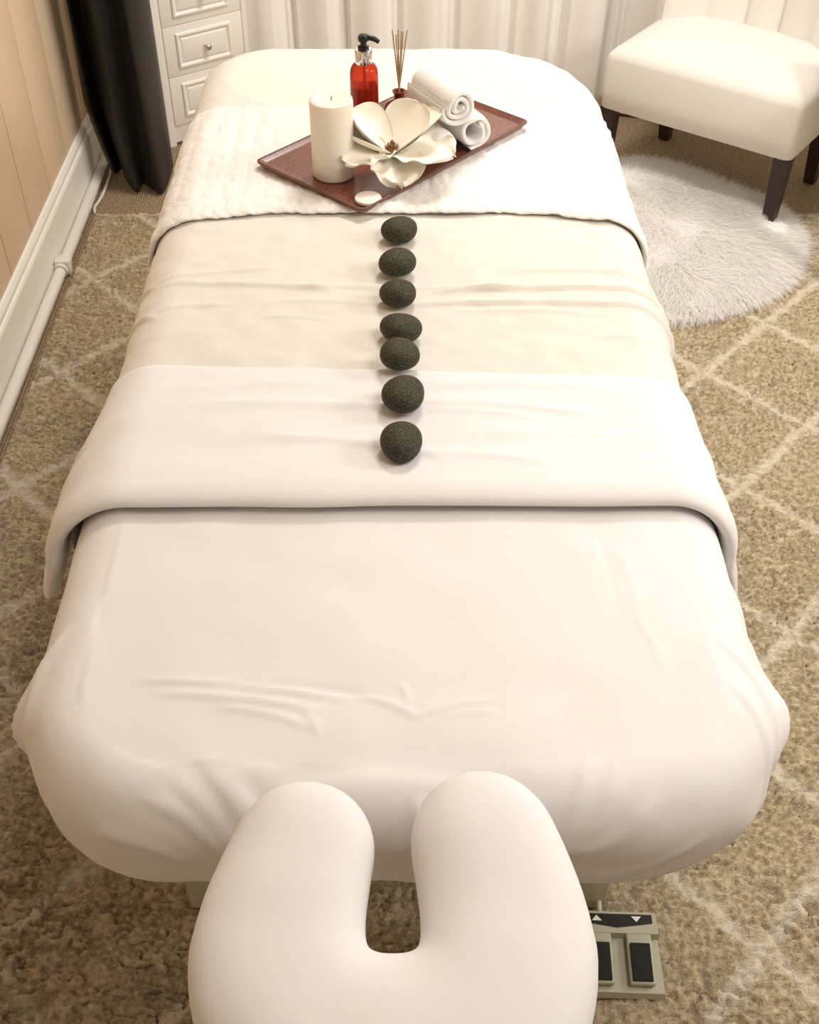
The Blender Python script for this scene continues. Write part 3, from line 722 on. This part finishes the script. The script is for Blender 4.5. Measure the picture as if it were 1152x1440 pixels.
# ------------------------------------------------------------------ foot pedal
def pedal():
    root = tag(empty('foot_pedal', (.331,.782,.021), -.035), 'grey-green foot pedal with two black rubber pads on the rug', 'foot pedal')
    Wd, D = .132, .122
    V=[(-.066,-.061,0),(.066,-.061,0),(.064,.061,0),(-.064,.061,0),(-.064,-.058,.014),(.064,-.058,.014),(.0615,.022,.020),(-.0615,.022,.020),(-.0615,.024,.034),(.0615,.024,.034),(.060,.058,.034),(-.060,.058,.034)]
    F=[(3,2,1,0),(0,1,5,4),(4,5,6,7),(7,6,9,8),(8,9,10,11),(10,2,3,11),(1,2,10,9,6,5),(0,4,7,8,11,3)]
    m = MB().add(V,F); m.build('housing', M_pedal, root, smooth=False)
    for sx in (-1,1):
        mm = Matrix.Rotation(math.radians(5), 4, 'X')
        pl = MB().rbox((sx*.030+.001,-.008,.026),(.038,.080,.010),.003,M=mm)
        o = pl.build('pedal_plate', M_pedal, root)
        MB().rbox((sx*.030+.001,-.016,.0325),(.030,.056,.005),.0015,M=mm).build('rubber_pad', M_grip, o)
    lab = MB().add([(-.054,.054,.0346),(-.054,.040,.0346),(0,.032,.0346),(.054,.040,.0346),(.054,.054,.0346),(-.054,.054,.0336),(-.054,.040,.0336),(0,.032,.0336),(.054,.040,.0336),(.054,.054,.0336)],
        [(0,1,2,3,4),(9,8,7,6,5),(0,5,6,1),(1,6,7,2),(2,7,8,3),(3,8,9,4),(4,9,5,0)])
    lo = lab.build('label_plate', M_blackp, root, smooth=False)
    for sx, up in ((-1,1),(1,-1)):
        y0 = .0465; z0 = .0352; pts = [(sx*.030-.0075, y0-.004*up),(sx*.030+.0075, y0-.004*up),(sx*.030, y0+.0048*up)]
        Vt = [(px,py,z0) for px,py in pts]+[(px,py,z0-.0008) for px,py in pts]
        MB().add(Vt, [(0,1,2),(3,5,4),(0,3,4,1),(1,4,5,2),(2,5,3,0)]).build('arrow_mark', M_print, lo, smooth=False)
    MB().tube(crom([(-.022,.056,.016),(-.023,.072,.026),(-.021,.105,.034),(-.010,.135,.03),(.014,.160,.022),(.045,.19,.016),(.03,.26,.018),(-.02,.36,.022),(-.1,.45,.024)], 10), .0042, 10).build('cable', M_cable, root)
pedal()

# ------------------------------------------------------------------ cabinet
def cabinet():
    ang = math.atan2(.57,.82); H = .78; Wd = .335; D = .27
    root = tag(empty('drawer_cabinet', (-.76,3.50,0), ang), 'cream painted corner cabinet with panelled drawers and round chrome knobs', 'cabinet')
    MB().rbox((Wd/2, D/2-.003, H/2),(Wd, D, H-.02),.003).build('body', M_cab, root)
    MB().rbox((Wd/2, D/2+.0, H),(Wd+.03, D+.04, .024),.006).build('cabinet_top', M_cab, root)
    MB().rbox((.021,-.001,H/2-.006),(.042,.014,H-.012),.003).build('stile', M_cab, root)
    MB().rbox((Wd-.008,-.001,H/2-.006),(.016,.014,H-.012),.003).build('stile', M_cab, root)
    kn = None
    for k, zc in enumerate((.145,.300,.455,.610)):
        dr = MB().rbox((.181, 0, zc),(.272,.016,.1535),.0015)
        do = dr.build('drawer', M_cab, root)
        f = MB(); x0,x1,z0,z1 = .082,.276,zc-.055,zc+.055
        V=[];F=[]
        rings=[(0,-.008),(.004,-.014),(.009,-.015),(.013,-.011),(.017,-.009),(.021,-.0125),(.0225,-.013)]
        for ins,yy in rings: V += [(x0+ins,yy,z0+ins),(x1-ins,yy,z0+ins),(x1-ins,yy,z1-ins),(x0+ins,yy,z1-ins)]
        for i in range(len(rings)-1):
            for j in range(4): F.append((i*4+j,i*4+(j+1)%4,(i+1)*4+(j+1)%4,(i+1)*4+j))
        i=len(rings)-1; F.append(tuple(i*4+j for j in range(4)))
        f.add(V,F).build('raised_molding', M_cab, do, angle=25)
        kb = MB(); kb.lathe([(0,0),(.007,0),(.0065,.002),(.0035,.004),(.0035,.012),(.0085,.014),(.0105,.018),(.0095,.022),(.0055,.0245),(0,.025)], n=24, cap0=False, cap1=False)
        kb.v = [(v[0]+.183, -.0125-v[2], v[1]+zc) for v in kb.v]
        o = kb.build('knob', M_chrome, do); o['label'] = 'round chrome knob'
cabinet()

# ------------------------------------------------------------------ curtains
def white_curtain():
    x0, x1 = -.525, 2.05; n = 900; x = np.linspace(x0,x1,n); z = np.linspace(.012, 2.42, 40)
    X, Z = np.meshgrid(x, z, indexing='ij')
    per = .182; ph = (X+.02*vnoise(X/.3, Z*0, 81)+.014*np.sin(Z*1.3+X*4)*(1-Z/2.6))/per
    f = ph-np.floor(ph)
    # flat broad face, narrow recess
    s = sstep(0,.10,f)*(1-sstep(.66,.80,f)) + .25*np.exp(-((f-.93)/.04)**2)
    amp = .038*(1+.3*vnoise(np.floor(ph)*1.37, Z*0, 82))
    Y = 3.77 - amp*s + .012*np.sin(f*2*PI*1+1)*1 + .006*vnoise(X/.05,Z/.4,83)
    V = np.stack([X,Y,Z],-1).reshape(-1,3)
    me = fast_mesh('white_curtain', V, grid_quads(n,40,flip=True)); root = link('white_curtain', me, M_curt)
    mo = root.modifiers.new('thick','SOLIDIFY'); mo.thickness = .0015
    tag(root, 'long white pleated curtain hanging behind the massage table and chair', 'curtain')
    MB().tube([(-.5,3.70,2.44),(2.1,3.78,2.44)], .012, 12).build('curtain_rod', M_chrome, root)
    MB().rbox((-.3,3.86,2.44),(.02,.9,.02),.003)
    for xx in (-.45, 2.05): MB().tube([(xx,3.78,2.44),(xx,4.3,2.44)], .008, 10).build('rod_bracket', M_chrome, root)
white_curtain()
def black_curtain():
    path = crom([(-.948,3.33,0),(-.925,3.29,0),(-.895,3.335,0),(-.872,3.27,0),(-.842,3.205,0),(-.812,3.185,0),(-.792,3.235,0),(-.765,3.215,0),(-.738,3.195,0),(-.716,3.225,0),(-.708,3.29,0),(-.716,3.35,0)], 16)
    n = len(path); zs = np.concatenate([np.linspace(.012,.3,16), np.linspace(.34,2.42,44)]); V = np.zeros((n,len(zs),3))
    for i, p in enumerate(path):
        t = i/(n-1)
        for j, z in enumerate(zs):
            low = max(0, 1-z/.24); x = p.x + low**1.3*.05*(1-t)**1.6; y = p.y + .012*math.sin(z*2.2+t*6) 
            zz = z + low*.02*math.sin(t*14)*.3
            x += .006*math.sin(z*3+t*20)
            V[i,j] = (x, y, max(zz,.008))
    me = fast_mesh('black_curtain', V.reshape(-1,3), grid_quads(n,len(zs),flip=True)); o = link('black_curtain', me, M_black)
    mo = o.modifiers.new('thick','SOLIDIFY'); mo.thickness = .002
    tag(o, 'black satin curtain hanging in folds in the left corner beside the cabinet', 'curtain')
    MB().tube([(-.97,3.26,2.44),(-.66,3.26,2.44)], .012, 12).build('curtain_rod', M_chrome, o)
black_curtain()

# ------------------------------------------------------------------ chair
def chair():
    root = tag(empty('slipper_chair', (.60,3.297,0), -math.atan2(.599,.801)), 'cream upholstered slipper chair with a channel-tufted back and dark wooden legs', 'chair')
    Wd, D = .600, .43; z0, z1 = .232, .390
    # seat box with soft domed top
    nx, ny = 60, 50; V=[]; F=[]
    rings = []
    def rr(ins, z, r=.02, k=5):
        o=[]
        for (cx,cy,a0) in ((Wd-ins-r,D-ins-r,0),(ins+r,D-ins-r,PI/2),(ins+r,ins+r,PI),(Wd-ins-r,ins+r,1.5*PI)):
            for i in range(k+1):
                a=a0+PI/2*i/k; o.append((cx+r*math.cos(a),cy+r*math.sin(a),z))
        return o
    rings=[rr(.03,z0),rr(.004,z0),rr(.0,z0+.004),rr(-.001,z0+.06),rr(0,z1-.012),rr(.004,z1),rr(.015,z1+.012),rr(.04,z1+.026),rr(.09,z1+.037),rr(.15,z1+.042),rr(.17,z1+.043)]
    n=len(rings[0])
    for rg in rings: V+=rg
    for i in range(len(rings)-1):
        for k in range(n): F.append((i*n+k,i*n+(k+1)%n,(i+1)*n+(k+1)%n,(i+1)*n+k))
    F.append(tuple(range(n))[::-1]); F.append(tuple((len(rings)-1)*n+k for k in range(n)))
    MB().add(V,F).build('seat', M_chair, root, angle=60)
    # back: curved shell of channels, each its own piece
    def arcpt(s, off, z):
        # s in 0..1 across; front surface curve at seat level
        x = .035 + .54*s; y = .385 - .115*(2*s-1)**2
        tx, ty = .54, -.46*(2*s-1); L = math.hypot(tx,ty); nx_, ny_ = -ty/L, tx/L
        lean = .10*(z-.38)
        return (x+nx_*(off+0), y+ny_*off+lean, z)
    nch = 5
    for c_ in range(nch):
        s0, s1 = c_/nch, (c_+1)/nch; V=[];F=[]; ns, nz = 12, 22
        for j in range(nz+1):
            z = .34 + .51*j/nz; round_ = 1-max(0,(j-nz+5)/5)**2 if j>nz-5 else 1
            for i in range(ns+1):
                t=i/ns; s=s0+(s1-s0)*t; bul=.017*(abs(math.sin(PI*t))**.6)
                V.append(arcpt(s, -bul*1.0+(1-round_)*.03, z))
            for i in range(ns+1):
                t=1-i/ns; s=s0+(s1-s0)*t; V.append(arcpt(s, .075-(1-round_)*.03, z))
        m=2*(ns+1)
        for j in range(nz):
            for k in range(m): F.append((j*m+k,j*m+(k+1)%m,(j+1)*m+(k+1)%m,(j+1)*m+k))
        F.append(tuple(range(m))[::-1]); F.append(tuple(nz*m+k for k in range(m)))
        MB().add(V,F).build('back_channel', M_chair, root, angle=50)
    for (x,y,lean) in ((.026,.026,0),(Wd-.026,.026,0),(.06,.36,.03),(Wd-.04,.36,.03)):
        h=.023; b=.0165; zb=.026 if (x>.5 and y<.1) else .003
        V=[(x-h,y-h,.234),(x+h,y-h,.234),(x+h,y+h,.234),(x-h,y+h,.234),(x-b,y-b+lean,zb),(x+b,y-b+lean,zb),(x+b,y+b+lean,zb),(x-b,y+b+lean,zb)]
        MB().add(V,[(0,1,2,3),(7,6,5,4),(0,4,5,1),(1,5,6,2),(2,6,7,3),(3,7,4,0)]).build('leg', M_dwood, root, smooth=False)
chair()

# ------------------------------------------------------------------ sheepskin
def fur():
    out = smooth_closed([(.60,2.56),(.585,2.9),(.60,3.22),(.70,3.33),(.80,3.335),(.91,3.27),(1.04,3.13),(1.10,3.05),(1.135,2.95),(1.125,2.84),(1.07,2.70),(.98,2.60),(.88,2.54),(.78,2.50),(.68,2.49)], 12)
    c = np.array([.85,2.9]); n = len(out); rings = []; fr = [(1.0,.022),(.97,.033),(.9,.040),(.75,.046),(.5,.050),(.25,.052),(.01,.052)]
    for s, z in fr:
        p = c+(out-c)*s; zz = z + .006*vnoise(p[:,0]/.05, p[:,1]/.05, 91)*min(1,(1-s)*8); rings.append(np.concatenate([p, zz[:,None]],1))
    V = np.concatenate(rings); me = fast_mesh('sheepskin_rug', V, grid_quads(len(fr), n, cv=True))
    root = tag(link('sheepskin_rug', me, M_pelt), 'fluffy white sheepskin on the floor under the front of the chair', 'rug')
    N = 62000; rs = RNG
    k = rs.randint(0, n, N); s = np.sqrt(rs.uniform(0,1,N)); edge = rs.uniform(0,1,N) < .22; s[edge] = rs.uniform(.93,1.0,edge.sum())
    base2 = c+(out[k]-c)*s[:,None] + rs.normal(0,.006,(N,2))
    base = np.concatenate([base2, (.02+.028*(1-s**5))[:,None]],1)
    dirr = (out[k]-c); dirr /= np.linalg.norm(dirr,axis=1)[:,None]
    flow = np.stack([.35+.8*vnoise(base2[:,0]/.12,base2[:,1]/.12,92), -.6+.8*vnoise(base2[:,0]/.12,base2[:,1]/.12,93)],-1)
    mix = (s**3)[:,None]; hd = flow*(1-mix)+dirr*1.3*mix + rs.normal(0,.28,(N,2)); hd /= np.maximum(np.linalg.norm(hd,axis=1),1e-6)[:,None]
    L = rs.uniform(.035,.062,N)*(1-.25*edge); ld = np.hypot(base2[:,0]-1.066, base2[:,1]-2.935); L *= .25+.75*sstep(.025,.075,ld); segs = 3; w0 = rs.uniform(.0013,.0024,N)
    up0 = np.where(edge, .2, .55)+rs.normal(0,.12,N); P = base.copy(); V = np.zeros((N,8,3)); sidev = np.stack([-hd[:,1],hd[:,0],np.zeros(N)],-1)
    sidev += rs.normal(0,.10,(N,3)); sidev /= np.linalg.norm(sidev,axis=1)[:,None]
    for i in range(segs+1):
        wd = w0*(1-i/segs*.85); V[:,2*i] = P-sidev*wd[:,None]*.5; V[:,2*i+1] = P+sidev*wd[:,None]*.5
        el = up0 - i*.30; d3 = np.stack([hd[:,0]*np.cos(el), hd[:,1]*np.cos(el), np.sin(el)],-1)
        P = P + d3*(L/segs)[:,None] + rs.normal(0,.0012,(N,3)); P[:,2] = np.maximum(P[:,2], .020)
    q = np.array([[0,1,3,2],[2,3,5,4],[4,5,7,6]]); Q = (np.arange(N)[:,None,None]*8+q[None]).reshape(-1,4)
    me = fast_mesh('fur', V.reshape(-1,3), Q); o = link('fur', me, M_fur, root); o['kind'] = 'stuff'
fur()

# ------------------------------------------------------------------ small white side table at the right
def side_table():
    root = tag(empty('side_table', (1.163,2.68,0)), 'white painted turned wooden leg of a small table at the right edge', 'table')
    prof = [(0,0),(.013,0),(.015,.006),(.017,.02),(.0215,.06),(.0255,.092),(.0265,.105),(.023,.116),(.0195,.121),(.0195,.126),(.024,.131),(.0255,.138),(.024,.146),(.0205,.150),(.0205,.158),(.027,.166),(.0285,.175),(.026,.184),(.022,.20),(.022,.40),(.027,.41)]
    z0 = .019
    for (x,y) in ((0,0),(.40,0),(0,.34),(.40,.34)):
        if y > 0: continue
        MB().lathe(prof, (x,y,z0), n=28, cap0=False).build('leg', M_trim, root)
    for (x,y) in ((.04,.30),(.40,.30)):
        MB().lathe(prof, (x+.08,y,z0), n=28, cap0=False).build('leg', M_trim, root)
    MB().rbox((.235,.15,.455),(.50,.38,.06),.004).build('apron', M_trim, root)
    MB().rbox((.245,.15,.495),(.54,.44,.022),.006).build('table_top', M_trim, root)
side_table()
